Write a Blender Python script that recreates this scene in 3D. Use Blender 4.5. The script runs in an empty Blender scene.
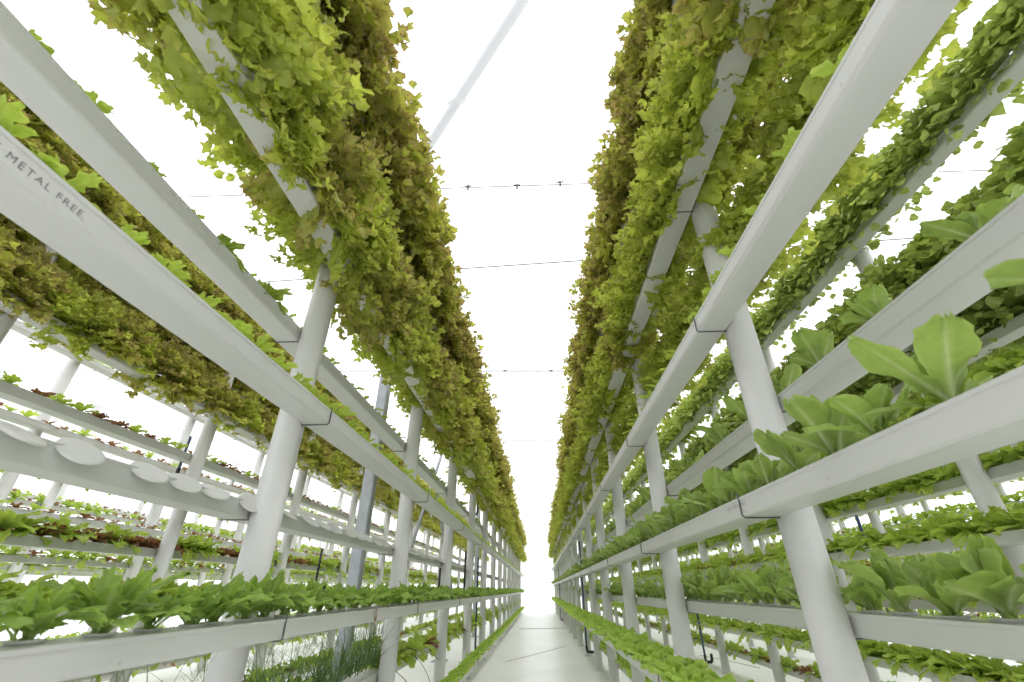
import bpy, bmesh, math, random
import numpy as np
from mathutils import Vector, Matrix

random.seed(7)
C = bpy.context.scene.collection
PI = math.pi

# ------------------------------------------------------------------ camera
F_PX = 435.0
PITCH = math.atan2(249.0, F_PX)
YAW = math.atan(28.0 * math.cos(PITCH) / F_PX)
CAM = np.array((0.0, 0.0, 0.92))
RIGHT = np.array((math.cos(YAW), math.sin(YAW), 0.0))
HEAD = np.array((-math.sin(YAW), math.cos(YAW), 0.0))
FWD = HEAD * math.cos(PITCH) + np.array((0, 0, math.sin(PITCH)))
UP = -HEAD * math.sin(PITCH) + np.array((0, 0, math.cos(PITCH)))

cam_data = bpy.data.cameras.new('camera')
cam_data.sensor_width = 36.0
cam_data.lens = F_PX / 1024 * 36.0
cam_data.clip_start = 0.02
cam_data.clip_end = 200
cam_data.dof.use_dof = True
cam_data.dof.focus_distance = 2.6
cam_data.dof.aperture_fstop = 4.0
cam = bpy.data.objects.new('camera', cam_data)
C.objects.link(cam)
m = Matrix.Identity(4)
for i in range(3):
    m[i][0], m[i][1], m[i][2], m[i][3] = RIGHT[i], UP[i], -FWD[i], CAM[i]
cam.matrix_world = m
bpy.context.scene.camera = cam


def project(p):
    q = np.asarray(p) - CAM
    d = q @ FWD
    return 512 + F_PX * (q @ RIGHT) / d, 341 - F_PX * (q @ UP) / d, d


def ray(px, py):
    return FWD + RIGHT * ((px - 512) / F_PX) + UP * ((341 - py) / F_PX)


def at_z(px, py, z):
    r = ray(px, py)
    return CAM + r * ((z - CAM[2]) / r[2])


def at_x(px, py, x):
    r = ray(px, py)
    return CAM + r * ((x - CAM[0]) / r[0])


# ------------------------------------------------------------------ materials
def nodes_of(name):
    mt = bpy.data.materials.new(name)
    mt.use_nodes = True
    nt = mt.node_tree
    nt.nodes.clear()
    out = nt.nodes.new('ShaderNodeOutputMaterial')
    return mt, nt, out


def link(nt, a, b):
    nt.links.new(a, b)


def mix_rgb(nt, fac, a, b, mode='MIX'):
    n = nt.nodes.new('ShaderNodeMix')
    n.data_type = 'RGBA'
    n.blend_type = mode
    for sock, val in ((n.inputs[0], fac), (n.inputs[6], a), (n.inputs[7], b)):
        if hasattr(val, 'is_output'):
            link(nt, val, sock)
        elif isinstance(val, tuple):
            sock.default_value = (*val, 1)
        else:
            sock.default_value = val
    return n.outputs[2]


def math_n(nt, op, a, b=0.0, clamp=False):
    n = nt.nodes.new('ShaderNodeMath')
    n.operation = op
    n.use_clamp = clamp
    for sock, val in zip(n.inputs, (a, b)):
        if hasattr(val, 'is_output'):
            link(nt, val, sock)
        else:
            sock.default_value = val
    return n.outputs[0]


def noise(nt, scale, coord='Object', detail=3.0, vec_scale=None):
    tc = nt.nodes.new('ShaderNodeTexCoord')
    n = nt.nodes.new('ShaderNodeTexNoise')
    n.inputs['Scale'].default_value = scale
    n.inputs['Detail'].default_value = detail
    src = tc.outputs[coord]
    if vec_scale:
        mp = nt.nodes.new('ShaderNodeMapping')
        mp.inputs['Scale'].default_value = vec_scale
        link(nt, src, mp.inputs['Vector'])
        src = mp.outputs[0]
    link(nt, src, n.inputs['Vector'])
    return n.outputs['Fac']


def ramp(nt, fac, lo, hi):
    n = nt.nodes.new('ShaderNodeMapRange')
    n.inputs['From Min'].default_value = lo
    n.inputs['From Max'].default_value = hi
    link(nt, fac, n.inputs['Value'])
    return n.outputs[0]


def plastic(name, col, rough=0.4, speck=0.6, specks=True, dirt=(0.45, 0.44, 0.40)):
    mt, nt, out = nodes_of(name)
    b = nt.nodes.new('ShaderNodeBsdfPrincipled')
    c = mix_rgb(nt, ramp(nt, noise(nt, 5.0, vec_scale=(1, .25, 1)), .45, .75), col, tuple(x * .93 for x in col))
    if specks:
        sp = noise(nt, 55.0, detail=1.0, vec_scale=(1, .55, 1))
        c = mix_rgb(nt, math_n(nt, 'MULTIPLY', ramp(nt, sp, .775, .80), speck), c, dirt)
    link(nt, c, b.inputs['Base Color'])
    b.inputs['Roughness'].default_value = rough
    link(nt, b.outputs[0], out.inputs[0])
    return mt


def simple(name, col, rough=0.5, metal=0.0):
    mt, nt, out = nodes_of(name)
    b = nt.nodes.new('ShaderNodeBsdfPrincipled')
    c = mix_rgb(nt, ramp(nt, noise(nt, 14.0), .35, .7), col, tuple(x * .82 for x in col))
    link(nt, c, b.inputs['Base Color'])
    b.inputs['Roughness'].default_value = rough
    b.inputs['Metallic'].default_value = metal
    link(nt, b.outputs[0], out.inputs[0])
    return mt


def film(name, opacity=0.45, col=(.97, .98, 1.0)):
    mt, nt, out = nodes_of(name)
    tr = nt.nodes.new('ShaderNodeBsdfTransparent')
    tl = nt.nodes.new('ShaderNodeBsdfTranslucent')
    mx = nt.nodes.new('ShaderNodeMixShader')
    c = mix_rgb(nt, noise(nt, .35), col, tuple(x * .97 for x in col))
    link(nt, c, tl.inputs['Color'])
    tr.inputs['Color'].default_value = (*col, 1)
    mx.inputs[0].default_value = opacity
    link(nt, tr.outputs[0], mx.inputs[1])
    link(nt, tl.outputs[0], mx.inputs[2])
    link(nt, mx.outputs[0], out.inputs[0])
    return mt


def leaf_mat(name, base, tip, rib, tip_lo=.55, tip_hi=1.05, tip_amt=1.0, dark=.55, transl=.45, trans_gain=1.5, rough=.42):
    """Leaf colour from the margin, midrib and per-leaf random stored on the mesh, varied per plant."""
    mt, nt, out = nodes_of(name)
    at = nt.nodes.new('ShaderNodeVertexColor')
    at.layer_name = 'leaf'
    sep = nt.nodes.new('ShaderNodeSeparateColor')
    link(nt, at.outputs['Color'], sep.inputs[0])
    mg, rn, rb = sep.outputs[0], sep.outputs[1], sep.outputs[2]
    oi = nt.nodes.new('ShaderNodeObjectInfo')
    n1 = noise(nt, 9.0)
    n2 = noise(nt, 60.0)
    v = math_n(nt, 'ADD', math_n(nt, 'MULTIPLY', rn, .55), math_n(nt, 'MULTIPLY', oi.outputs['Random'], .45))
    c = mix_rgb(nt, v, tuple(x * dark for x in base), base)
    t = math_n(nt, 'ADD', mg, math_n(nt, 'MULTIPLY', math_n(nt, 'SUBTRACT', n1, .5), 1.1))
    t = math_n(nt, 'ADD', t, math_n(nt, 'MULTIPLY', math_n(nt, 'SUBTRACT', v, .5), -.35))
    t = math_n(nt, 'MULTIPLY', ramp(nt, t, tip_lo, tip_hi), tip_amt, True)
    c = mix_rgb(nt, t, c, tip)
    c = mix_rgb(nt, math_n(nt, 'MULTIPLY', rb, .85), c, rib)
    c = mix_rgb(nt, ramp(nt, n2, .3, .75), tuple_mul(nt, c, .86), c)
    b = nt.nodes.new('ShaderNodeBsdfPrincipled')
    link(nt, c, b.inputs['Base Color'])
    b.inputs['Roughness'].default_value = rough
    b.inputs['Specular IOR Level'].default_value = .35
    bp = nt.nodes.new('ShaderNodeBump')
    bp.inputs['Strength'].default_value = .35
    bp.inputs['Distance'].default_value = .004
    link(nt, noise(nt, 95.0, detail=2.0), bp.inputs['Height'])
    link(nt, bp.outputs[0], b.inputs['Normal'])
    tl = nt.nodes.new('ShaderNodeBsdfTranslucent')
    hs = nt.nodes.new('ShaderNodeHueSaturation')
    hs.inputs['Value'].default_value = trans_gain
    hs.inputs['Saturation'].default_value = 1.08
    link(nt, c, hs.inputs['Color'])
    link(nt, hs.outputs[0], tl.inputs['Color'])
    mx = nt.nodes.new('ShaderNodeMixShader')
    mx.inputs[0].default_value = transl
    link(nt, b.outputs[0], mx.inputs[1])
    link(nt, tl.outputs[0], mx.inputs[2])
    link(nt, mx.outputs[0], out.inputs[0])
    return mt


def tuple_mul(nt, c, k):
    return mix_rgb(nt, 1.0, c, (k, k, k), 'MULTIPLY')


M = {
    'gutter': plastic('white_gutter_plastic', (.60, .60, .575), .35, .7),
    'gutter_inner': plastic('white_pipe_plastic', (.68, .68, .655), .4, .35),
    'cup': plastic('white_cup_plastic', (.66, .66, .63), .4, .3, specks=False),
    'strap': simple('dark_wire', (.10, .10, .11), .5, .3),
    'ink': simple('black_ink', (.20, .20, .21), .6),
    'steel': simple('galvanised_steel', (.46, .48, .51), .5, .35),
    'black': simple('black_pipe_plastic', (.02, .02, .025), .4),
    'blue': simple('dark_blue_pipe_plastic', (.035, .07, .14), .4),
    'hose': simple('dark_hose_rubber', (.03, .04, .06), .5),
    'film': film('white_greenhouse_film', .5),
    'seam': film('film_seam', .9, (.66, .66, .65)),
    'shadow_bar': simple('pale_shadow_bar', (.50, .51, .52), .6),
    'wire': simple('grey_wire', (.22, .22, .23), .5, .4),
    'frilly_green': leaf_mat('frilly_green_leaf', (.55, .62, .115), (.52, .36, .17), (.62, .70, .26), .72, 1.45, .75, dark=.62, transl=.5, trans_gain=1.55),
    'frilly_bronze': leaf_mat('frilly_bronze_leaf', (.52, .56, .11), (.44, .26, .155), (.58, .64, .24), .48, 1.25, .85, dark=.58, transl=.5, trans_gain=1.55),
    'oak': leaf_mat('pale_oak_leaf', (.50, .64, .11), (.54, .66, .14), (.55, .66, .2), dark=.7),
    'endive': leaf_mat('dark_green_leaf', (.44, .54, .13), (.66, .62, .15), (.48, .56, .24), .8, 1.5, .8, dark=.5, transl=.42, trans_gain=1.4),
    'romaine': leaf_mat('broad_green_leaf', (.37, .50, .12), (.40, .53, .14), (.66, .72, .42), dark=.6, transl=.42, trans_gain=1.25),
    'rocket': leaf_mat('rocket_leaf', (.31, .46, .09), (.33, .48, .10), (.46, .56, .24), dark=.6, trans_gain=1.3),
    'butter': leaf_mat('butterhead_leaf', (.48, .64, .13), (.50, .66, .15), (.68, .78, .40), dark=.7),
    'mixed': leaf_mat('green_young_leaf', (.46, .60, .11), (.48, .58, .12), (.56, .66, .26), dark=.62, trans_gain=1.4),
    'red': leaf_mat('red_brown_leaf', (.30, .17, .07), (.24, .085, .065), (.42, .46, .16), .3, .9, .8, dark=.7),
    'chive': leaf_mat('chive_leaf', (.22, .36, .10), (.24, .38, .11), (.3, .4, .15), dark=.6, transl=.3),
    'dry': simple('dry_brown_leaf', (.38, .20, .11), .7),
    'stalk': simple('dry_stalk_skin', (.20, .18, .12), .7),
}


def floor_material():
    mt, nt, out = nodes_of('white_ground_sheet')
    b = nt.nodes.new('ShaderNodeBsdfPrincipled')
    c = mix_rgb(nt, ramp(nt, noise(nt, 1.1, detail=6), .45, .8), (.95, .95, .94), (.86, .85, .83))
    c = mix_rgb(nt, math_n(nt, 'MULTIPLY', ramp(nt, noise(nt, 24.0, detail=5), .60, .78), .5), c, (.50, .48, .45))
    link(nt, c, b.inputs['Base Color'])
    b.inputs['Roughness'].default_value = .38
    bp = nt.nodes.new('ShaderNodeBump')
    bp.inputs['Strength'].default_value = .25
    bp.inputs['Distance'].default_value = .02
    link(nt, noise(nt, 3.0, detail=4), bp.inputs['Height'])
    link(nt, bp.outputs[0], b.inputs['Normal'])
    link(nt, b.outputs[0], out.inputs[0])
    return mt


M['floor'] = floor_material()


# ------------------------------------------------------------------ mesh helpers
def mesh_np(name, V, Q, mat, col=None, smooth=True):
    me = bpy.data.meshes.new(name)
    V = np.asarray(V, dtype=np.float32)
    Q = np.asarray(Q, dtype=np.int32)
    k = Q.shape[1]
    me.vertices.add(len(V))
    me.vertices.foreach_set('co', V.ravel())
    me.loops.add(Q.size)
    me.loops.foreach_set('vertex_index', Q.ravel())
    me.polygons.add(len(Q))
    me.polygons.foreach_set('loop_start', np.arange(0, Q.size, k, dtype=np.int32))
    me.polygons.foreach_set('use_smooth', np.full(len(Q), smooth))
    me.update(calc_edges=True)
    if col is not None:
        a = me.color_attributes.new('leaf', 'FLOAT_COLOR', 'POINT')
        a.data.foreach_set('color', np.hstack([col, np.ones((len(col), 1))]).astype(np.float32).ravel())
    me.materials.append(mat)
    return me


def add_obj(name, data, parent=None, loc=None, label=None, cat=None, group=None, kind=None):
    o = bpy.data.objects.new(name, data)
    C.objects.link(o)
    if parent:
        o.parent = parent
    if loc is not None:
        o.location = loc
    tag(o, label, cat, group, kind)
    return o


def tag(o, label=None, cat=None, group=None, kind=None):
    for k, v in (('label', label), ('category', cat), ('group', group), ('kind', kind)):
        if v:
            o[k] = v


def bm_mesh(name, bm, mat, smooth=False):
    me = bpy.data.meshes.new(name)
    bm.normal_update()
    bm.to_mesh(me)
    bm.free()
    me.materials.append(mat)
    if smooth:
        for p in me.polygons:
            p.use_smooth = True
    return me


def box(bm, lo, hi):
    vs = [bm.verts.new((x, y, z)) for z in (lo[2], hi[2]) for y in (lo[1], hi[1]) for x in (lo[0], hi[0])]
    for f in ((0, 2, 3, 1), (4, 5, 7, 6), (0, 1, 5, 4), (2, 6, 7, 3), (0, 4, 6, 2), (1, 3, 7, 5)):
        bm.faces.new([vs[i] for i in f])
    return vs


def tube(bm, pts, r, seg=10, cap=True):
    pts = [Vector(p) for p in pts]
    rings = []
    n = len(pts)
    prev = None
    for i, p in enumerate(pts):
        t = (pts[min(i + 1, n - 1)] - pts[max(i - 1, 0)]).normalized()
        if prev is None:
            a = Vector((0, 0, 1)) if abs(t.z) < .9 else Vector((1, 0, 0))
            s = t.cross(a).normalized()
        else:
            s = (prev - t * prev.dot(t)).normalized()
        prev = s
        q = t.cross(s)
        rr = r[i] if isinstance(r, (list, tuple)) else r
        rings.append([bm.verts.new(p + (s * math.cos(2 * PI * k / seg) + q * math.sin(2 * PI * k / seg)) * rr) for k in range(seg)])
    for a, b in zip(rings, rings[1:]):
        for k in range(seg):
            bm.faces.new((a[k], a[(k + 1) % seg], b[(k + 1) % seg], b[k]))
    if cap:
        bm.faces.new(rings[0][::-1])
        bm.faces.new(rings[-1])


def lathe(bm, prof, seg=16, centre=(0, 0)):
    rings = [[bm.verts.new((centre[0] + r * math.cos(2 * PI * k / seg), centre[1] + r * math.sin(2 * PI * k / seg), z)) for k in range(seg)] for r, z in prof]
    for a, b in zip(rings, rings[1:]):
        for k in range(seg):
            bm.faces.new((a[k], a[(k + 1) % seg], b[(k + 1) % seg], b[k]))
    return rings


# ------------------------------------------------------------------ leaves and plants
def leaf(rng, nu, nv, L, W, e0, bend, prof='fan', ruf=0.0, rfreq=9, teeth=0.0, cup=0.0, lobes=0.0, nlobe=3, wave=0.0, twist=0.0, stem=0.0):
    t = np.linspace(0, 1, nu)
    u = 1 - (1 - t) ** 1.35
    v = np.linspace(-1, 1, nv)
    ang = e0 - bend * u ** 1.2
    du = np.diff(u, prepend=0)
    sx = np.cumsum(np.cos(ang) * du) * L
    sz = np.cumsum(np.sin(ang) * du) * L
    if prof == 'fan':
        w = (0.10 + .9 * np.clip(u, 0, 1) ** .75) * np.sqrt(np.clip(1 - (u * .985) ** 5, 0, 1))
    elif prof == 'spoon':
        w = (0.13 + .87 * np.sin(np.clip((u - .12) / .88, 0, 1) * PI * .62 + .02)) * np.sqrt(np.clip(1 - (u * .99) ** 4, 0, 1))
    elif prof == 'petiole':
        s = 1 / (1 + np.exp(-(u - .42) * 14))
        w = (.10 + .9 * s) * np.sqrt(np.clip(1 - (u * .985) ** 6, 0, 1))
    else:
        w = .06 + .94 * np.sin(np.clip(u, 0, 1) ** .8 * PI * .97)
    if lobes:
        w = w * (1 + lobes * np.sin(2 * PI * nlobe * u + 1.0) * (u > .12))
    U, Vv = np.meshgrid(u, v, indexing='ij')
    Wg = w[:, None] * W
    mg = np.maximum(np.abs(Vv) ** 2.2, U ** 7)
    th = np.arctan2(Vv * W * 1.6, (U - .25) * L)
    ph = rng.uniform(0, 6.28, 4)
    r = ruf * mg * (np.sin(rfreq * th + ph[0]) + .6 * np.sin(rfreq * 1.9 * th + ph[1]) + .4 * np.sin(rfreq * 3.3 * th + ph[2]))
    r = r + wave * np.sin(4.5 * U + ph[3]) * np.abs(Vv)
    out = np.ones_like(U)
    if teeth:
        jag = rng.uniform(-1, 1, U.shape)
        out = 1 + teeth * mg ** 2 * jag
    y = Vv * Wg * out
    n_off = r + cup * Vv ** 2 * W
    lx = sx[:, None] + (-np.sin(ang))[:, None] * n_off + (out - 1) * L * .5 * U ** 4 * np.cos(ang)[:, None]
    lz = sz[:, None] + np.cos(ang)[:, None] * n_off + (out - 1) * L * .5 * U ** 4 * np.sin(ang)[:, None]
    if twist:
        a = twist * U
        y, lz = y * np.cos(a) - 0 * lz, lz + y * np.sin(a)
    P = np.stack([lx, y, lz], -1).reshape(-1, 3)
    idx = np.arange(nu * nv).reshape(nu, nv)
    Q = np.stack([idx[:-1, :-1], idx[1:, :-1], idx[1:, 1:], idx[:-1, 1:]], -1).reshape(-1, 4)
    rib = np.exp(-(Vv * Wg / (.09 * W)) ** 2) * np.clip(1.15 - U, 0, 1)
    col = np.stack([np.clip(mg, 0, 1), np.full_like(U, rng.uniform()), rib], -1).reshape(-1, 3)
    return P, Q, col


def frill(rng, nr, ns, L, e0, bend, ruf, waves, teeth, spread=1.25, cup=.1, twist=0.0, curl=.6):
    """Fan-shaped lettuce leaf: rings run out to a crinkled, toothed margin."""
    r = np.linspace(.06, 1, nr) ** .85
    s = np.linspace(-1, 1, ns)
    rho = L * (1 - .50 * np.abs(s) ** 1.7)
    rho = rho * (1 + .06 * np.sin(s * rng.uniform(5, 8) + rng.uniform(0, 6)))
    R, S = np.meshgrid(r, s, indexing='ij')
    jag = rng.uniform(-1, 1, ns) * .7 + .6 * np.where(np.arange(ns) % 2, 1, -1)
    rad = R * rho[None, :] * (1 + teeth * R ** 5 * jag[None, :])
    A = S * spread
    x, y = rad * np.cos(A), rad * np.sin(A) * .85
    ph = rng.uniform(0, 6.28, 4)
    wv = waves * S
    n = ruf * R ** 3 * (np.sin(wv + ph[0] + 1.5 * R) + .6 * np.sin(wv * 2.1 + ph[1] + 4 * R) + .5 * np.sin(wv * .4 + ph[2]))
    y = y + curl * ruf * R ** 4 * np.cos(wv + ph[0] + 1.5 * R)
    x = x + curl * ruf * .7 * R ** 4 * np.cos(wv * 1.6 + ph[3])
    n = n + ruf * .45 * R ** 6 * rng.uniform(-1, 1, R.shape) + cup * y ** 2 / L
    t = np.clip(x / L, 0, 1.2)
    tt = np.linspace(0, 1.2, 40)
    ang = e0 - bend * tt ** 1.15
    cx = np.concatenate([[0], np.cumsum(np.cos(ang[:-1])) * (tt[1] - tt[0])]) * L
    cz = np.concatenate([[0], np.cumsum(np.sin(ang[:-1])) * (tt[1] - tt[0])]) * L
    X, Z, AG = np.interp(t, tt, cx), np.interp(t, tt, cz), np.interp(t, tt, ang)
    X, Z = X - np.sin(AG) * n, Z + np.cos(AG) * n
    Z = Z + twist * y * t
    P = np.stack([X, y, Z], -1).reshape(-1, 3)
    idx = np.arange(nr * ns).reshape(nr, ns)
    Q = np.stack([idx[:-1, :-1], idx[1:, :-1], idx[1:, 1:], idx[:-1, 1:]], -1).reshape(-1, 4)
    mg = R ** 2.5
    rib = np.exp(-(y / (.05 * L)) ** 2) * np.clip(.9 - R, 0, 1)
    col = np.stack([mg, np.full_like(R, rng.uniform()), rib], -1).reshape(-1, 3)
    return P, Q, col


def assemble(leaves):
    V, Q, K, off = [], [], [], 0
    for p, q, c in leaves:
        V.append(p); Q.append(q + off); K.append(c); off += len(p)
    return np.vstack(V), np.vstack(Q), np.vstack(K)


def spin(P, az, base=(0, 0, 0)):
    c, s = math.cos(az), math.sin(az)
    R = np.array(((c, -s, 0), (s, c, 0), (0, 0, 1)))
    return P @ R.T + np.array(base)


GA = 2.399963


def place(P, az, el, pos, roll=0.0):
    """Turn a leaf that grows along +x to point along (az, el), then move it."""
    c, s = math.cos(roll), math.sin(roll)
    P = P @ np.array(((1, 0, 0), (0, c, -s), (0, s, c))).T
    c, s = math.cos(el), math.sin(el)
    P = P @ np.array(((c, 0, -s), (0, 1, 0), (s, 0, c))).T
    return spin(P, az, pos)


def head_frilly(seed, lod):
    """A ball of broad leaves whose outer halves break up into small crinkled lobes."""
    rng = np.random.default_rng(seed)
    n, m, (lr, ls), big = ((32, 34, (4, 13), (5, 15)), (27, 20, (3, 9), (4, 9)), (17, 9, (3, 7), (3, 7)))[lod]
    out = []
    for i in range(n):
        k = i / (n - 1)                       # 0 outer .. 1 inner
        az = i * GA + rng.uniform(-.35, .35)
        el = math.radians(-40 + 120 * k + rng.uniform(-10, 10))
        L = .24 * rng.uniform(.80, 1.12)
        bend = math.radians(rng.uniform(-50, 20))
        z0 = .015 + .04 * k
        tone = rng.uniform()
        roll = rng.uniform(-.5, .5)
        P, Q, c = frill(rng, big[0], big[1], L * .80, -bend * .4, bend, .010, rng.uniform(5, 8), .06, spread=.75, cup=.4)
        c[:, 0] *= .6
        c[:, 1] = tone * .8
        out.append((place(P, az, el, (0, 0, z0), roll), Q, c))
        for j in range(m):
            r, sgn = rng.uniform(.34, 1.04) ** .8, rng.uniform(-1, 1)
            a = sgn * .75
            rad = r * L * (1 - .45 * abs(sgn) ** 1.7)
            x, y = rad * math.cos(a), rad * math.sin(a) * .85
            t = x / L
            an = -bend * .4 - bend * .5 * t
            zz = x * math.tan(max(-.7, min(.7, an))) * .8 + .4 * y * y / L + rng.uniform(-.012, .012)
            l = rng.uniform(.022, .046) * (1, 1.15, 1.6)[lod]
            p, q, cc = frill(rng, lr, ls, l, 0, rng.uniform(-.6, 1.6), .0075, rng.uniform(4, 7), .26, spread=rng.uniform(1.0, 1.6), cup=.3, twist=rng.uniform(-.6, .6))
            p = place(p, a * rng.uniform(.5, 1.6) + rng.uniform(-.5, .5), an + rng.uniform(-.3, 1.2), (x - l * .45, y, zz))
            cc[:, 0] = np.clip(.35 + .65 * cc[:, 0] * r, 0, 1)
            cc[:, 1] = np.clip(tone * .65 + rng.uniform(0, .35), 0, 1)
            cc[:, 2] *= .3
            out.append((place(p, az, el, (0, 0, z0), roll), q, cc))
    return assemble(out)


def head_endive(seed, lod):
    """A bush of many small rounded lobes over larger shaded leaves."""
    rng = np.random.default_rng(seed)
    nr, ns, n = ((4, 9, 230), (3, 7, 150), (3, 6, 70))[lod]
    out = []
    for i in range(n):
        k = i / (n - 1)
        el = math.radians(-32 + 116 * k + rng.uniform(-14, 14))
        d = rng.uniform(.12, .20)
        l = rng.uniform(.030, .055) * (1, 1.1, 1.5)[lod]
        P, Q, c = frill(rng, nr, ns, l, 0, rng.uniform(-.3, 1.4), .003, 4, .10, spread=1.35, cup=.4, twist=rng.uniform(-.5, .5))
        P = place(P, 0, el * .5 + rng.uniform(-.7, 1.0), (d * math.cos(el), 0, .05 + d * math.sin(el)), rng.uniform(-.8, .8))
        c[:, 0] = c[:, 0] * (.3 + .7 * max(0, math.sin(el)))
        out.append((spin(P, i * GA + rng.uniform(-.4, .4)), Q, c))
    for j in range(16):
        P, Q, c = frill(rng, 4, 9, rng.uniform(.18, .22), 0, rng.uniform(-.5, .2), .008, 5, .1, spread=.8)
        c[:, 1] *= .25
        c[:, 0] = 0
        out.append((place(P, j * GA, math.radians(-25 + 6.5 * j), (0, 0, .04)), Q, c))
    return assemble(out)


def head_oak(seed, lod):
    rng = np.random.default_rng(seed)
    nu, nv, n = ((14, 9, 8), (9, 7, 7), (6, 5, 6))[lod]
    out = []
    for i in range(n):
        k = i / (n - 1)
        P, Q, c = leaf(rng, nu, nv, (.115 - .04 * k) * rng.uniform(.8, 1.2), .030 * rng.uniform(.8, 1.25), math.radians(32 + 45 * k + rng.uniform(-10, 10)),
                       math.radians(55 - 25 * k), 'fan', ruf=.004, rfreq=4, teeth=.14, cup=.25, lobes=.30, nlobe=3, twist=rng.uniform(-.4, .4))
        out.append((spin(P, i * GA + rng.uniform(-.3, .3)), Q, c))
    return assemble(out)


def head_red(seed, lod):
    rng = np.random.default_rng(seed)
    nu, nv, n = ((10, 9, 11), (7, 7, 9), (5, 5, 7))[lod]
    out = []
    for i in range(n):
        k = i / (n - 1)
        P, Q, c = leaf(rng, nu, nv, (.10 - .035 * k) * rng.uniform(.8, 1.2), .032 * rng.uniform(.8, 1.2), math.radians(20 + 55 * k + rng.uniform(-10, 10)),
                       math.radians(50), 'fan', ruf=.006, rfreq=5, teeth=.2, cup=.2)
        out.append((spin(P, i * GA + rng.uniform(-.3, .3)), Q, c))
    return assemble(out)


def head_mixed(seed, lod):
    rng = np.random.default_rng(seed)
    nu, nv, n = ((11, 9, 16), (8, 7, 13), (5, 5, 10))[lod]
    out = []
    for i in range(n):
        k = i / (n - 1)
        P, Q, c = leaf(rng, nu, nv, (.155 - .05 * k) * rng.uniform(.75, 1.2), .042 * rng.uniform(.8, 1.25), math.radians(18 + 62 * k + rng.uniform(-12, 12)),
                       math.radians(72 - 30 * k), 'fan', ruf=.008, rfreq=5, teeth=.2, cup=.2, lobes=.12, twist=rng.uniform(-.4, .4))
        out.append((spin(P, i * GA + rng.uniform(-.3, .3)), Q, c))
    return assemble(out)


def head_romaine(seed, lod):
    rng = np.random.default_rng(seed)
    nu, nv, n = ((17, 15, 8), (9, 9, 8), (6, 5, 7))[lod]
    out = []
    for i in range(n):
        k = i / (n - 1)
        P, Q, c = leaf(rng, nu, nv, (.20 - .07 * k) * rng.uniform(.6, 1.15), .052 * rng.uniform(.75, 1.2), math.radians(48 + 34 * k + rng.uniform(-14, 14)),
                       math.radians(50 - 35 * k + rng.uniform(-30, 35)), 'spoon', ruf=.0065, rfreq=6, teeth=.07, cup=rng.uniform(-.1, .45), wave=.010, twist=rng.uniform(-.7, .7))
        out.append((spin(P, i * GA + rng.uniform(-.5, .5), (rng.normal(0, .004), rng.normal(0, .004), 0)), Q, c))
    return assemble(out)


def head_rocket(seed, lod):
    rng = np.random.default_rng(seed)
    nu, nv, n = ((20, 9, 19), (12, 7, 16), (6, 5, 11))[lod]
    out = []
    for i in range(n):
        k = i / (n - 1)
        P, Q, c = leaf(rng, nu, nv, (.165 - .05 * k) * rng.uniform(.65, 1.15), .025 * rng.uniform(.7, 1.25), math.radians(56 + 28 * k + rng.uniform(-14, 14)),
                       math.radians(80 - 35 * k + rng.uniform(-40, 35)), 'petiole', ruf=.004, rfreq=5, teeth=.12, cup=rng.uniform(-.2, .3), lobes=.30, nlobe=4, twist=rng.uniform(-1, 1))
        out.append((spin(P, i * GA + rng.uniform(-.4, .4), (rng.normal(0, .006), rng.normal(0, .006), 0)), Q, c))
    return assemble(out)


def head_butter(seed, lod):
    rng = np.random.default_rng(seed)
    nu, nv, n = ((9, 9, 15), (7, 7, 13), (5, 5, 10))[lod]
    out = []
    for i in range(n):
        k = i / (n - 1)
        P, Q, c = leaf(rng, nu, nv, (.105 - .045 * k) * rng.uniform(.85, 1.15), .046 * rng.uniform(.85, 1.15), math.radians(20 + 60 * k + rng.uniform(-8, 8)),
                       math.radians(35 - 50 * k), 'spoon', ruf=.003, rfreq=3, teeth=.03, cup=.45)
        out.append((spin(P, i * GA + rng.uniform(-.3, .3)), Q, c))
    return assemble(out)


def head_chive(seed, lod):
    rng = np.random.default_rng(seed)
    out = []
    for i in range(46 if lod < 2 else 26):
        L = rng.uniform(.16, .36)
        a = rng.uniform(0, 6.28)
        e = math.radians(rng.uniform(52, 89))
        n = 7
        u = np.linspace(0, 1, n)
        ang = e - math.radians(rng.uniform(5, 55)) * u
        x = np.cumsum(np.cos(ang)) / n * L
        z = np.cumsum(np.sin(ang)) / n * L
        r = .0026 * (1 - .75 * u)
        ring = [(0, 1), (.87, -.5), (-.87, -.5)]
        P = np.stack([np.stack([x + r * c0 * .3, r * c0, z + r * c1 * .5], -1) for c0, c1 in ring], 1).reshape(-1, 3)
        Q = []
        for j in range(n - 1):
            for k in range(3):
                Q.append((3 * j + k, 3 * j + (k + 1) % 3, 3 * j + 3 + (k + 1) % 3, 3 * j + 3 + k))
        c = np.tile((0.3, rng.uniform(), 0.0), (len(P), 1))
        b = (rng.normal(0, .018), rng.normal(0, .03), 0)
        out.append((spin(P, a, b), np.array(Q), c))
    return assemble(out)


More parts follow.
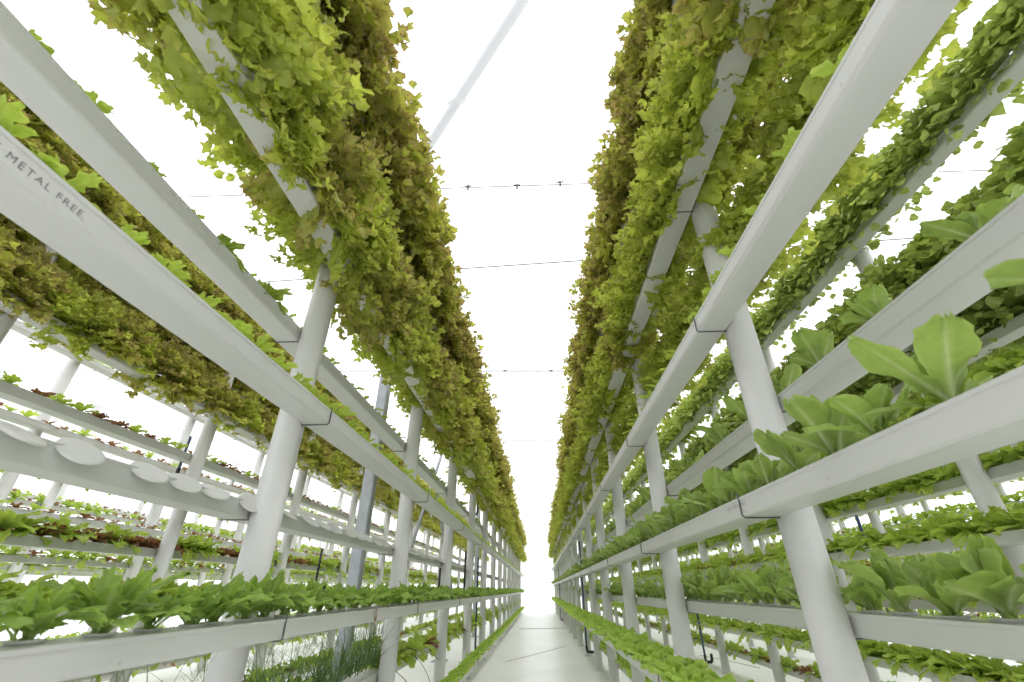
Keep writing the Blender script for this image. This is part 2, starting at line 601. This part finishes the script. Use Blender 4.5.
HEADS = {
    'frilly_green': (head_frilly, 'frilly_green'), 'frilly_bronze': (head_frilly, 'frilly_bronze'),
    'endive': (head_endive, 'endive'), 'oak': (head_oak, 'oak'), 'red': (head_red, 'red'), 'mixed': (head_mixed, 'mixed'),
    'romaine': (head_romaine, 'romaine'), 'rocket': (head_rocket, 'rocket'), 'butter': (head_butter, 'butter'), 'chive': (head_chive, 'chive'),
}
NAMES = {
    'frilly_green': ('frilly_lettuce', 'lettuce', 'big frilly yellow-green lettuce'),
    'frilly_bronze': ('bronze_lettuce', 'lettuce', 'big frilly bronze-tipped lettuce'),
    'endive': ('dark_lettuce', 'lettuce', 'bushy dark green lettuce'),
    'oak': ('oak_leaf_lettuce', 'lettuce', 'pale young oak-leaf lettuce'),
    'red': ('red_lettuce', 'lettuce', 'small red-brown lettuce'),
    'mixed': ('green_lettuce', 'lettuce', 'loose bright green lettuce'),
    'romaine': ('romaine_lettuce', 'lettuce', 'upright broad-leaved romaine lettuce'),
    'rocket': ('rocket_plant', 'salad plant', 'lobed green rocket plant'),
    'butter': ('butterhead_lettuce', 'lettuce', 'small pale butterhead rosette'),
    'chive': ('chive_clump', 'herb', 'thin-leaved chive clump'),
}
NVAR = 4
raw = {}
MESH = {}
for kk, (fn, mt) in HEADS.items():
    for lod in range(3):
        raw[kk, lod] = [fn(100 * i + 13 * lod + sum(map(ord, kk)), lod) for i in range(NVAR)]
        if lod < 2:
            MESH[kk, lod] = [mesh_np(NAMES[kk][0], V, Q, M[mt], K) for V, Q, K in raw[kk, lod]]

# ------------------------------------------------------------------ racks
GW, GH = .100, .053           # gutter width and height
PR = .050                     # post radius
Y0, Y1 = -.5, 24.6
TIERS = {('L', 'E'): (.13, .79, 1.462, 2.155, 2.85), ('L', 'W'): (.44, 1.13, 1.827, 2.52, 3.2),     # gutter heights on the sides
         ('R', 'W'): (.485, 1.105, 1.735, 2.335, 2.955), ('R', 'E'): (.205, .815, 1.425, 2.035, 2.645)}   # that face +x (E) and -x (W)
RACKS = {                     # post x, first post y, post spacing, phrase
    'L1': (-.93, 1.545, 1.66, 'rack before the steel columns'),
    'R1': (.75, 1.40, 1.45, 'rack with romaine rows'),
    'L2': (-2.75, 1.75, 1.66, 'rack behind the steel columns'),
    'R2': (2.33, 1.0, 1.5, 'rack behind the romaine rack'),
    'L3': (-4.5, 1.9, 1.66, 'second rack behind the columns'),
    'R3': (3.95, 1.2, 1.5, 'second rack behind the romaine'),
    'L4': (-6.25, 2.2, 1.66, 'third rack behind the columns'),
    'R4': (5.55, 1.4, 1.5, 'third rack behind the romaine'),
    'L5': (-8.0, 2.2, 1.66, 'fourth rack behind the columns'),
    'R5': (7.15, 1.4, 1.5, 'fourth rack behind the romaine'),
}
TIER_W = ('lowest', 'second', 'third', 'fourth', 'top')
ORD = ['zeroth'] + 'first second third fourth fifth sixth seventh eighth ninth tenth eleventh twelfth thirteenth fourteenth fifteenth sixteenth seventeenth eighteenth nineteenth twentieth'.split()

# gutter section, local: x 0 at the post side .. GW outer, z 0 bottom
def gutter_mesh(y0, y1, detail=True):
    bm = bmesh.new()
    prof = [(.004, 0), (GW - .008, 0), (GW - .002, .003), (GW, .009), (GW, GH - .008), (GW + .002, GH - .007), (GW + .002, GH), (GW - .012, GH + .001), (.012, GH + .001), (-.002, GH), (-.002, GH - .007), (0, GH - .008), (0, .005)]
    ys = (y0, y1)
    rings = [[bm.verts.new((x, y, z)) for x, z in prof] for y in ys]
    n = len(prof)
    for k in range(n):
        bm.faces.new((rings[0][k], rings[0][(k + 1) % n], rings[1][(k + 1) % n], rings[1][k]))
    bm.faces.new(rings[0][::-1])
    bm.faces.new(rings[1])
    bmesh.ops.recalc_face_normals(bm, faces=bm.faces)
    return bm_mesh('growing_gutter', bm, M['gutter'])


def strap_mesh():
    """Wire hook: from the post round the bottom and up the outer face."""
    bm = bmesh.new()
    g = .003
    tube(bm, [(-.0015, 0, -g), (GW * .5, 0, -g), (GW - .004, 0, -g), (GW + g + .001, 0, .004), (GW + g, 0, GH * .7), (GW + g, 0, GH + .012)], .0022, 6)
    return bm_mesh('wire_strap', bm, M['strap'])


def post_mesh(h):
    bm = bmesh.new()
    r = lathe(bm, [(PR + .014, 0), (PR + .014, .012), (PR, .014), (PR, h), (PR * .97, h + .004)], 24)
    bm.faces.new(r[-1])
    bm.faces.new(r[0][::-1])
    bmesh.ops.recalc_face_normals(bm, faces=bm.faces)
    me = bm_mesh('rack_post', bm, M['gutter_inner'], True)
    return me


def cup_mesh():
    bm = bmesh.new()
    lathe(bm, [(.022, -.001), (.028, .004), (.029, .005), (.024, .005), (.017, .001), (.002, .001)], 14)
    return bm_mesh('net_cup', bm, M['cup'], True)


GUT, STRAP, POST, CUP = gutter_mesh(Y0, Y1), strap_mesh(), post_mesh(3.22), cup_mesh()

gut_objs = {}


def side_phrase(rk, side):
    inner = (rk[0] == 'L') == (side == 'E')
    return 'aisle-side' if inner else 'rear-side'


def make_gutter(rk, side, tier, straps=9, note=None):
    px, py0, sp, phrase = RACKS[rk]
    z = TIERS[rk[0], side][tier]
    s = 1 if side == 'E' else -1
    o = add_obj('growing_gutter', GUT, loc=(px + s * (PR + .002), 0, z))
    o.scale = (s, 1, 1)
    lab = f'white {note or "planted"} gutter, {TIER_W[tier]} {side_phrase(rk, side)} tier, {phrase}'
    tag(o, lab, 'gutter', 'gutters of the ' + phrase)
    for k in range(straps):
        st = add_obj('wire_strap', STRAP, o, (0, py0 + sp * k - .012, 0))
        if k == 0:
            st['label'] = 'dark wire strap around the gutter beside a post'
    gut_objs[rk, side, tier] = o
    return o


def make_posts(rk, y_from=0):
    px, py0, sp, phrase = RACKS[rk]
    k = y_from
    n = 0
    while py0 + sp * k < Y1:
        y = py0 + sp * k
        p = project((px, y, 1.2))
        if p[2] > 0.2 and -300 < p[0] < 1324 or k <= 0:
            n += 1
            nm = f'{ORD[k + 1]} one down the row' if k >= 0 else 'the one beside the camera end'
            add_obj('rack_post', POST, loc=(px, y, 0), label=f'round white post of the {phrase}, {nm}', cat='post', group='posts of the ' + phrase)
        k += 1


for rk in RACKS:
    make_posts(rk, -1 if rk in ('L1', 'R1') else 0)

# rows: rack, side, tier, mix of kinds, spacing, scale, jitter, presence, tilt outward
ROWS = []


def row(rk, side, tier, mix, spacing, scale=1.0, fill=1.0, tilt=0.0, straps=0, note=None, y0=None, y1=None, xo=0.0):
    make_gutter(rk, side, tier, straps, note)
    ROWS.append((rk, side, tier, mix, spacing, scale, fill, tilt, y0, y1, xo))


FG, FB = (('frilly_green', 1),), (('frilly_bronze', 1),)
# rack beside the steel columns
row('L1', 'E', 0, (('butter', 1),), .10, .85, straps=9)
row('L1', 'E', 1, (('rocket', 1),), .115, .84, straps=9)
row('L1', 'E', 2, (('oak', 1),), .12, .72, straps=9)
row('L1', 'E', 3, (('frilly_green', .7), ('frilly_bronze', .3)), .20, 1.07, tilt=.42, straps=9)
row('L1', 'E', 4, FB, .20, 1.2, tilt=.42, straps=9)
row('L1', 'W', 0, (('chive', .8), ('mixed', .2)), .11, 1.0, straps=6)
row('L1', 'W', 1, (), .12, straps=9, note='empty')
row('L1', 'W', 2, (('oak', .75), ('mixed', .25)), .15, .62, straps=9)
row('L1', 'W', 3, (('frilly_green', .8), ('frilly_bronze', .2)), .20, 1.22, tilt=.42, straps=9)
# romaine rack
row('R1', 'W', 0, (('butter', 1),), .11, 1.35, straps=9)
row('R1', 'W', 1, (('romaine', 1),), .15, .8, straps=9)
row('R1', 'W', 2, (('oak', 1),), .17, .7, straps=9)
row('R1', 'W', 3, (('frilly_green', .85), ('frilly_bronze', .15)), .19, .94, tilt=.34, straps=9)
row('R1', 'W', 4, FB, .20, 1.05, tilt=.42, straps=9)
row('R1', 'E', 0, (('butter', 1),), .12, 1.0, straps=4)
row('R1', 'E', 1, (('romaine', 1),), .135, .80, straps=9)
row('R1', 'E', 2, (('romaine', 1),), .26, .7, fill=.55, straps=9)
row('R1', 'E', 3, FG, .19, .80, tilt=.25, straps=9)
row('R1', 'E', 4, (('frilly_bronze', .4), ('frilly_green', .6)), .2, .95, tilt=.42)
# rack behind the columns
row('L2', 'E', 0, (('mixed', .7), ('red', .3)), .15, .9)
row('L2', 'E', 1, (('mixed', .86), ('red', .14)), .11, 1.25)
row('L2', 'E', 2, (('red', .5), ('oak', .5)), .2, .8)
row('L2', 'E', 3, (('frilly_bronze', .75), ('frilly_green', .25)), .20, .84, tilt=.22)
row('L2', 'E', 4, FB, .20, .95, tilt=.3)
row('L2', 'W', 0, (('mixed', .7), ('red', .3)), .14, 1)
row('L2', 'W', 1, (('mixed', .65), ('red', .35)), .12, 1.15)
row('L2', 'W', 2, (('red', .55), ('oak', .45)), .14, .8)
row('L2', 'W', 3, FB, .2, .9)
# rack behind the romaine
row('R2', 'W', 0, (('mixed', 1),), .12, .95)
row('R2', 'W', 1, (('mixed', .9), ('red', .1)), .12, 1.0)
row('R2', 'W', 2, (('oak', .5), ('mixed', .5)), .12, 1.0)
row('R2', 'W', 3, (('endive', 1),), .2, 1.05, tilt=.3)
row('R2', 'W', 4, (('endive', 1),), .2, 1.05, tilt=.3)
row('R2', 'E', 0, (('mixed', .6), ('red', .4)), .13, .9)
row('R2', 'E', 1, (('mixed', .7), ('red', .3)), .12, 1.0)
row('R2', 'E', 2, (('mixed', 1),), .12, 1.0)
row('R2', 'E', 3, (('endive', 1),), .2, 1.05, tilt=.3)
# far racks
for rk, mixes in (('L3', ('red', 'oak')), ('R3', ('mixed', 'red')), ('L4', ('red', 'oak')), ('R4', ('mixed', 'endive')), ('L5', ('mixed', 'red')), ('R5', ('mixed', 'endive'))):
    inner, outer = ('E', 'W') if rk[0] == 'L' else ('W', 'E')
    for t in range(5):
        low = t < 2
        if rk[0] == 'L':
            mix = (('mixed', .75), ('red', .25)) if low else (('red', .6), ('oak', .4))
            row(rk, inner, t, mix, .15 if low else .17, 1.0 if low else .85)
        else:
            mix = (('mixed', .85), ('red', .15)) if t < 3 else (('endive', 1),)
            row(rk, inner, t, mix, .15 if t < 3 else .22, 1.0)
        if t in (1, 2):
            row(rk, outer, t, (('mixed', .8), ('red', .2)), .16, 1.0)

# gather every plant in view
plants = {k: [] for k in HEADS}
rr = random.Random(21)
for (rk, side, tier, mix, spacing, scale, fill, tilt, y0, y1, xo) in ROWS:
    if not mix:
        continue
    px, py0, sp, phrase = RACKS[rk]
    s = 1 if side == 'E' else -1
    z = TIERS[rk[0], side][tier] + GH + .002
    x = px + s * (PR + .002 + GW * .5)
    y = Y0 + .15
    cnt = {}
    while y < Y1 - .1:
        yy = y + rr.uniform(-.02, .02)
        y += spacing * rr.uniform(.93, 1.07)
        kind = rr.choices([a for a, b in mix], [b for a, b in mix])[0]
        if kind == 'chive' and yy > 3.4:
            kind = 'mixed' if rr.random() < .65 else 'red'
        sc = scale * rr.uniform(.82, 1.15)
        rot = rr.uniform(0, 2 * PI)
        keep = rr.random() < fill
        bay = max(0, int(math.floor((yy - py0) / sp)) + 1)
        cnt[bay] = cnt.get(bay, 0) + 1
        if not keep or ((rk, side, tier) == ('R1', 'W', 1) and .40 < yy < .62):
            continue
        p = project((x, yy, z + .05))
        if p[2] < .12 or not (-260 < p[0] < 1284 and -260 < p[1] < 900):
            continue
        where = f'before the first post' if bay == 0 else f'past {ORD[bay]} post'
        n = cnt[bay]
        plants[kind].append((p[2] / sc, (x + rr.uniform(-.008, .008), yy, z), rot, sc, (tilt * s, rr.uniform(-.05, .05)), rr.randrange(NVAR),
                             (rk, side, tier), f'{ORD[min(n, 20)]} {where}, {TIER_W[tier]} {side_phrase(rk, side)} row, {phrase}'))

LIMIT = {'frilly_green': 230, 'frilly_bronze': 230, 'endive': 150, 'oak': 160, 'red': 150, 'mixed': 220, 'romaine': 130, 'rocket': 110, 'butter': 140, 'chive': 30}
SHORT = {'frilly_green': 'frilly yellow-green lettuce', 'frilly_bronze': 'frilly bronze-tipped lettuce', 'endive': 'bushy dark lettuce', 'oak': 'pale oak-leaf lettuce',
         'red': 'red-brown lettuce', 'mixed': 'bright green lettuce', 'romaine': 'upright romaine', 'rocket': 'lobed rocket', 'butter': 'butterhead rosette', 'chive': 'chive clump'}
CUPPED = ('romaine', 'rocket', 'butter', 'oak')
for kind, lst in plants.items():
    lst.sort(key=lambda a: a[0])
    nm, cat, _ = NAMES[kind]
    for i, (key, pos, rot, sc, tl, var, rid, lab) in enumerate(lst[:LIMIT[kind]]):
        o = bpy.data.objects.new(nm, MESH[kind, 0 if key < 4.0 else 1][var])
        C.objects.link(o)
        o.location = pos
        o.rotation_euler = Matrix.Rotation(tl[0], 3, 'Y').to_quaternion().to_euler() if False else (tl[1], tl[0], rot if not tl[0] else 0)
        if tl[0]:
            q = Matrix.Rotation(tl[0], 3, 'Y') @ Matrix.Rotation(rot, 3, 'Z')
            o.rotation_euler = q.to_euler()
        o.scale = (sc, sc, sc)
        tag(o, f'{SHORT[kind]}, {lab}', cat, f'{SHORT[kind]} row, ' + lab.split(', ', 1)[1])
        if kind in CUPPED and key < 4.0:
            c = bpy.data.objects.new('net_cup', CUP)
            C.objects.link(c)
            c.parent = o
            c.scale = (1 / sc,) * 3
            if i == 0:
                c['label'] = 'white plastic net cup'
    rest = lst[LIMIT[kind]:]
    if rest:
        Vs, Qs, Ks, off = [], [], [], 0
        for key, pos, rot, sc, tl, var, rid, lab in rest:
            V, Q, K = raw[kind, 2][var]
            c_, s_ = math.cos(rot), math.sin(rot)
            R = np.array(((c_, -s_, 0), (s_, c_, 0), (0, 0, 1)))
            P = (V @ R.T) * sc + np.array(pos)
            Vs.append(P); Qs.append(Q + off); off += len(V)
            K = K.copy(); K[:, 1] = np.clip(K[:, 1] * .6 + .4 * ((hash(pos) % 97) / 97), 0, 1)
            Ks.append(K)
        me = mesh_np(nm, np.vstack(Vs), np.vstack(Qs), M[HEADS[kind][1]], np.vstack(Ks))
        add_obj(nm + '_foliage', me, label=f'{SHORT[kind]} heads massed along the distant gutters', cat='lettuce', kind='stuff')

# ------------------------------------------------------------------ lettering on the gutters
def lettering(parent, text, size, loc, rot):
    cu = bpy.data.curves.new('printed_text', 'FONT')
    cu.body = text
    cu.size = size
    cu.space_character = 1.25
    tmp = bpy.data.objects.new('printed_text', cu)
    C.objects.link(tmp)
    dg = bpy.context.evaluated_depsgraph_get()
    me = bpy.data.meshes.new_from_object(tmp.evaluated_get(dg))
    bpy.data.objects.remove(tmp)
    me.materials.clear()
    me.materials.append(M['ink'])
    o = bpy.data.objects.new('printed_text', me)
    C.objects.link(o)
    mat = rot.to_4x4()
    mat.translation = Vector(loc)
    bpy.context.view_layer.update()
    o.parent = parent
    o.matrix_parent_inverse = Matrix.Identity(4)
    o.matrix_local = parent.matrix_world.inverted() @ mat
    o['label'] = 'grey lettering reading HEAVY METAL FREE'
    return o


bpy.context.view_layer.update()
g = gut_objs['L1', 'E', 2]
# text runs along +y on the face that looks at +x
rot_e = Matrix(((0, 0, 1), (1, 0, 0), (0, 1, 0)))
xf = RACKS['L1'][0] + PR + .002 + GW
end = at_x(82, 213, xf + .0008)
lettering(g, 'HEAVY METAL FREE', .019, (xf + .0008, end[1] - .200, 1.462 + .018), rot_e)
g = gut_objs['R1', 'W', 1]
rot_w = Matrix(((0, 0, -1), (-1, 0, 0), (0, 1, 0)))
xf = RACKS['R1'][0] - PR - .004 - GW
st = at_x(726, 505, xf - .0008)
lettering(g, 'HEAVY METAL FREE', .013, (xf - .0008, st[1], 1.105 + .028), rot_w)

# ------------------------------------------------------------------ hole covers on the empty gutter
px, py0, sp, phrase = RACKS['L1']
bm = bmesh.new()
r = lathe(bm, [(.041, .0), (.046, .003), (.046, .006), (.040, .007), (.02, .0075)], 22)
bm.faces.new(r[-1])
bm.faces.new(r[0][::-1])
disc = bm_mesh('hole_cover', bm, M['cup'], True)
xe = px - PR - .004
k = 0
y = .62
while y < 6.5:
    o = add_obj('hole_cover', disc, loc=(xe + .012, y, 1.13 + GH - .010))
    o.rotation_euler = (rr.uniform(-.05, .3), math.radians(36 + rr.uniform(-9, 9)), 0)
    bay = int(math.floor((y - py0) / sp)) + 1
    tag(o, f'round white cover disc on empty gutter, {ORD[min(k + 1, 20)] if k < 20 else "late"} in the line of covers', 'cover', 'round covers along the empty gutter')
    k += 1
    y += .125 if k % 3 else .19

# ------------------------------------------------------------------ pipes, columns, braces
def steel_column(x, y, label, w=.10):
    o = add_obj('steel_column', None, loc=(x, y, 0), label=label, cat='column', group='galvanised greenhouse columns')
    bm = bmesh.new()
    box(bm, (-w / 2, -w / 2, .012), (w / 2, w / 2, 4.6))
    bmesh.ops.bevel(bm, geom=[e for e in bm.edges if abs(e.verts[0].co.z - e.verts[1].co.z) > 1], offset=.008, segments=2, affect='EDGES')
    add_obj('shaft', bm_mesh('shaft', bm, M['steel']), o)
    bm = bmesh.new()
    box(bm, (-.11, -.11, 0), (.11, .11, .012))
    add_obj('base_plate', bm_mesh('base_plate', bm, M['steel']), o)
    return o


cx = -1.52
steel_column(cx, 4.0, 'grey galvanised steel column, first behind the empty gutter')
steel_column(cx, 7.9, 'grey galvanised steel column, second behind the empty gutter')
steel_column(cx, 11.8, 'grey galvanised steel column, third behind the empty gutter')
for i, (p0, p1) in enumerate((((437, 447), (411, 520)), ((431, 505), (440, 560)))):
    a, b = at_x(*p0, cx), at_x(*p1, cx)
    bm = bmesh.new()
    d = (b - a)
    tube(bm, [a - d * .6 + np.array((.11, 0, 0)), b + d * .9 + np.array((.11, 0, 0))], .022, 8)
    add_obj('steel_brace', bm_mesh('steel_brace', bm, M['steel']), label=('slanting grey steel brace leaning towards the aisle end' if i else 'slanting grey steel brace leaning back to the column'), cat='brace', group='steel braces between the racks')


def drain(x, y, z0, z1, dx, name_label, blue=True, group=None, r=.013):
    """Vertical pipe with an elbow that returns to the gutter line."""
    o = add_obj('drain_pipe', None, loc=(x, y, 0), label=name_label, cat='pipe', group=group)
    bm = bmesh.new()
    tube(bm, [(0, 0, z0 + .05), (0, 0, z1)], r, 12)
    add_obj('upright', bm_mesh('upright', bm, M['blue' if blue else 'black'], True), o)
    bm = bmesh.new()
    pts = [(0, 0, z0 + .075)]
    for a in range(0, 91, 15):
        t = math.radians(a)
        pts.append((dx * .03 * (1 - math.cos(t)) / .03 * .03, 0, z0 + .05 - .05 * math.sin(t)))
    pts += [(dx * .10, 0, z0)]
    for a in range(0, 91, 15):
        t = math.radians(a)
        pts.append((dx * (.10 + .04 * math.sin(t)), 0, z0 + .04 * (1 - math.cos(t))))
    pts.append((dx * .14, 0, z0 + .09))
    tube(bm, pts, r + .005, 12)
    add_obj('elbow', bm_mesh('elbow', bm, M['black'], True), o)
    return o


R1x, R2x, L1x, L2x = RACKS['R1'][0], RACKS['R2'][0], RACKS['L1'][0], RACKS['L2'][0]
GD = 'blue irrigation pipes on the racks'
for q, zt, lab in (((587, 652), 1.62, 'blue pipe with black elbow standing before the romaine rack'), ((561, 620), 1.5, 'slim blue pipe at far end of the romaine rack')):
    pp = at_z(*q, .12)
    drain(pp[0], pp[1], .12, zt, 1, lab, group=GD)
p = at_z(706, 662, .1)
drain(p[0], p[1], .1, 1.05, .6, 'blue pipe with black elbow inside the aisle past romaine', group=GD)
drain(L1x, 6.1, .82, 1.35, -.8, 'black drain hook below the young oak-leaf gutter', False)
drain(L1x, 7.4, .1, 1.35, -.8, 'long blue drain pipe on the rack before the steel columns', True)
drain(L1x, 7.1, 1.93, 2.14, -.8, 'black drain hook under the frilly lettuce gutter', False)
drain(L1x - .17, 5.4, .85, 1.15, .8, 'black drain hook behind the empty gutter', False)
drain(L2x - .3, 3.6, 1.75, 2.1, .8, 'short blue drain pipe on rack behind the columns, above the red lettuces', True, r=.011)
drain(L2x + .17, 4.35, 1.72, 2.03, .8, 'black drain hook hanging under dense bronze row', False)
drain(L2x + .17, 5.6, .9, 1.35, .8, 'black drain hook on rack behind columns', False)
drain(R2x + .5, 4.3, .95, 1.75, -.8, 'blue drain pipe on rack behind romaine, between lettuce rows', True)

# hose along the floor behind the romaine rack
bm = bmesh.new()
pts = [at_z(*q, .015) for q in ((735, 630), (780, 633), (822, 640), (860, 650), (905, 664), (940, 670), (985, 683), (1040, 700))]
fine = []
for a, b in zip(pts, pts[1:]):
    for j in range(5):
        fine.append(a + (b - a) * j / 5 + np.array((0, .012 * math.sin(j * 1.3), 0)))
tube(bm, fine + [pts[-1]], .011, 8)
add_obj('irrigation_hose', bm_mesh('irrigation_hose', bm, M['hose'], True), label='dark irrigation hose winding over the white floor', cat='hose')

# dry leaf on the rocket gutter
bm = bmesh.new()
P, Q, K = leaf(np.random.default_rng(3), 7, 5, .055, .012, math.radians(-80), math.radians(10), 'spoon', ruf=.003, rfreq=4)
q = at_x(377, 610, L1x + PR + GW + .012)
me = mesh_np('dry_leaf', P, Q, M['dry'], K)
bm.free()
o = add_obj('dry_leaf', me, loc=(L1x + PR + GW + .008, q[1], .79 + GH + .006), label='curled brown dry leaf hanging over the rocket gutter edge', cat='leaf')

# dried chive stalks drooping over the chive gutter
for i, (a, b, c) in enumerate((((385, 655), (415, 640), (440, 660)), ((375, 662), (400, 668), (412, 690)), ((390, 650), (420, 648), (430, 682)))):
    xx = L1x + .02
    pa = at_x(*a, L1x - PR - .06)
    pb, pc = at_x(*b, L1x + .05), at_x(*c, L1x + .12)
    bm = bmesh.new()
    tube(bm, [pa * (1 - t) ** 2 + pb * 2 * t * (1 - t) + pc * t * t for t in np.linspace(0, 1, 9)], .0022, 5)
    add_obj('dry_stalk', bm_mesh('dry_stalk', bm, M['stalk'], True), label='thin dry chive stalk drooping ' + ('outwards over the floor', 'low beside a post', 'steeply past a post')[i], cat='stalk', group='dry chive stalks')

# ------------------------------------------------------------------ overhead wires
ZW = 4.0
for i, (pa, pb, r, clips) in enumerate((((470, 187.5), (590, 183.5), .004, ((468, 187), (517, 186), (560, 183))), ((464, 268.5), (590, 260), .006, ()), ((497, 371), (580, 371), .009, ((505, 371), (551, 371))),
                                     ((505, 440), (566, 440), .012, ()), ((516, 502), (552, 502), .018, ()))):
    a, b = at_z(*pa, ZW), at_z(*pb, ZW)
    d = (b - a) / np.linalg.norm(b - a)
    bm = bmesh.new()
    tube(bm, [a - d * 9, a, b, b + d * 9], r, 6)
    o = add_obj('roof_wire', None, loc=(0, 0, 0), label=('thin grey wire over the aisle, ' + ('with dark clips, lowest over the near lettuces', 'plain and slanting, second from overhead', 'with small clips, third down the aisle', 'plain, fourth down the aisle', 'plain, last before the end wall')[i]), cat='wire', group='wires under the roof')
    add_obj('strand', bm_mesh('strand', bm, M['wire']), o)
    for cpx in clips:
        c = at_z(*cpx, ZW)
        bm = bmesh.new()
        tube(bm, [c + np.array((-.03, 0, .012)), c + np.array((.03, 0, .012))], .006, 6)
        tube(bm, [c + np.array((0, 0, .02)), c + np.array((0, 0, -.035))], .008, 6)
        add_obj('clip', bm_mesh('clip', bm, M['black']), o)

# ------------------------------------------------------------------ room shell
def slab(name, lo, hi, mat, label=None):
    bm = bmesh.new()
    box(bm, lo, hi)
    return add_obj(name, bm_mesh(name, bm, mat), kind='structure', label=label)


def sheet(name, pts, mat, label=None):
    bm = bmesh.new()
    bm.faces.new([bm.verts.new(p) for p in pts])
    return add_obj(name, bm_mesh(name, bm, mat), kind='structure', label=label)


XR, YB, YF, ZR = 13.0, -6.0, 30.0, 5.0
slab('floor', (-XR, YB, -.1), (XR, YF, 0), M['floor'], 'white plastic ground sheet floor of the greenhouse')
sheet('ceiling', [(-XR, YB, ZR), (XR, YB, ZR), (XR, YF, ZR), (-XR, YF, ZR)], M['film'], 'white translucent film roof of the greenhouse')
sheet('wall_left', [(-XR, YB, 0), (-XR, YF, 0), (-XR, YF, ZR), (-XR, YB, ZR)], M['film'])
sheet('wall_right', [(XR, YB, 0), (XR, YF, 0), (XR, YF, ZR), (XR, YB, ZR)], M['film'])
sheet('wall_far', [(-XR, YF, 0), (XR, YF, 0), (XR, YF, ZR), (-XR, YF, ZR)], M['film'])
sheet('wall_near', [(-XR, YB, 0), (XR, YB, 0), (XR, YB, ZR), (-XR, YB, ZR)], M['film'])
n = 0
for py in (100, 350, 424, 475):
    n += 1
    c = at_z(512, py, ZR - .03)
    zz = ZR - .01
    sheet(f'trim_{n}', [(-XR, c[1] - .03, zz), (XR, c[1] - .03, zz), (XR, c[1] + .03, zz), (-XR, c[1] + .03, zz)], M['seam'], 'pale seam across the film roof')
for zz in (1.3, 2.6):
    n += 1
    sheet(f'trim_{n}', [(-XR, YF - .01, zz), (XR, YF - .01, zz), (XR, YF - .01, zz + .06), (-XR, YF - .01, zz + .06)], M['seam'], 'pale seam across the end wall')
# bar added above the film, standing in for a diagonal shadow stripe
a, b = at_z(527, -6, ZR + .12), at_z(425, 152, ZR + .12)
bm = bmesh.new()
d = b - a
tube(bm, [a - d * .5, b + d * .6], .05, 8)
add_obj('trim_roof_strut', bm_mesh('trim_roof_strut', bm, M['shadow_bar']), kind='structure', label='pale diagonal bar standing in for a shadow stripe on the film roof')
# creases of the ground sheet
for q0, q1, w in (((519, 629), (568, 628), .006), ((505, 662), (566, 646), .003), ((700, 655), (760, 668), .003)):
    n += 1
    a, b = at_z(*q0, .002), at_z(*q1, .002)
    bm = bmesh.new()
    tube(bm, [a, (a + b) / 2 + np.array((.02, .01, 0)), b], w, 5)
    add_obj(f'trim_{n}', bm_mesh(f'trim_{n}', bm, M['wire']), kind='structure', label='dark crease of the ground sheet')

# ------------------------------------------------------------------ light
w = bpy.data.worlds.new('overcast_sky')
bpy.context.scene.world = w
w.use_nodes = True
bg = w.node_tree.nodes['Background']
bg.inputs['Color'].default_value = (.97, .985, 1.0, 1)
bg.inputs['Strength'].default_value = 1.25
sun = bpy.data.lights.new('sun', 'SUN')
sun.energy = 1.2
sun.angle = math.radians(40)
sun.color = (1, .97, .9)
so = bpy.data.objects.new('sun', sun)
C.objects.link(so)
so.rotation_euler = (math.radians(-28), math.radians(12), 0)

sc = bpy.context.scene
sc.view_settings.view_transform = 'Standard'
sc.view_settings.look = 'None'
sc.view_settings.exposure = 0.4
sc.cycles.use_denoising = True
sc.cycles.max_bounces = 10
sc.cycles.diffuse_bounces = 5
sc.cycles.transparent_max_bounces = 8
sc.cycles.transmission_bounces = 5
sc.cycles.glossy_bounces = 2
sc.cycles.caustics_reflective = False
sc.cycles.caustics_refractive = False
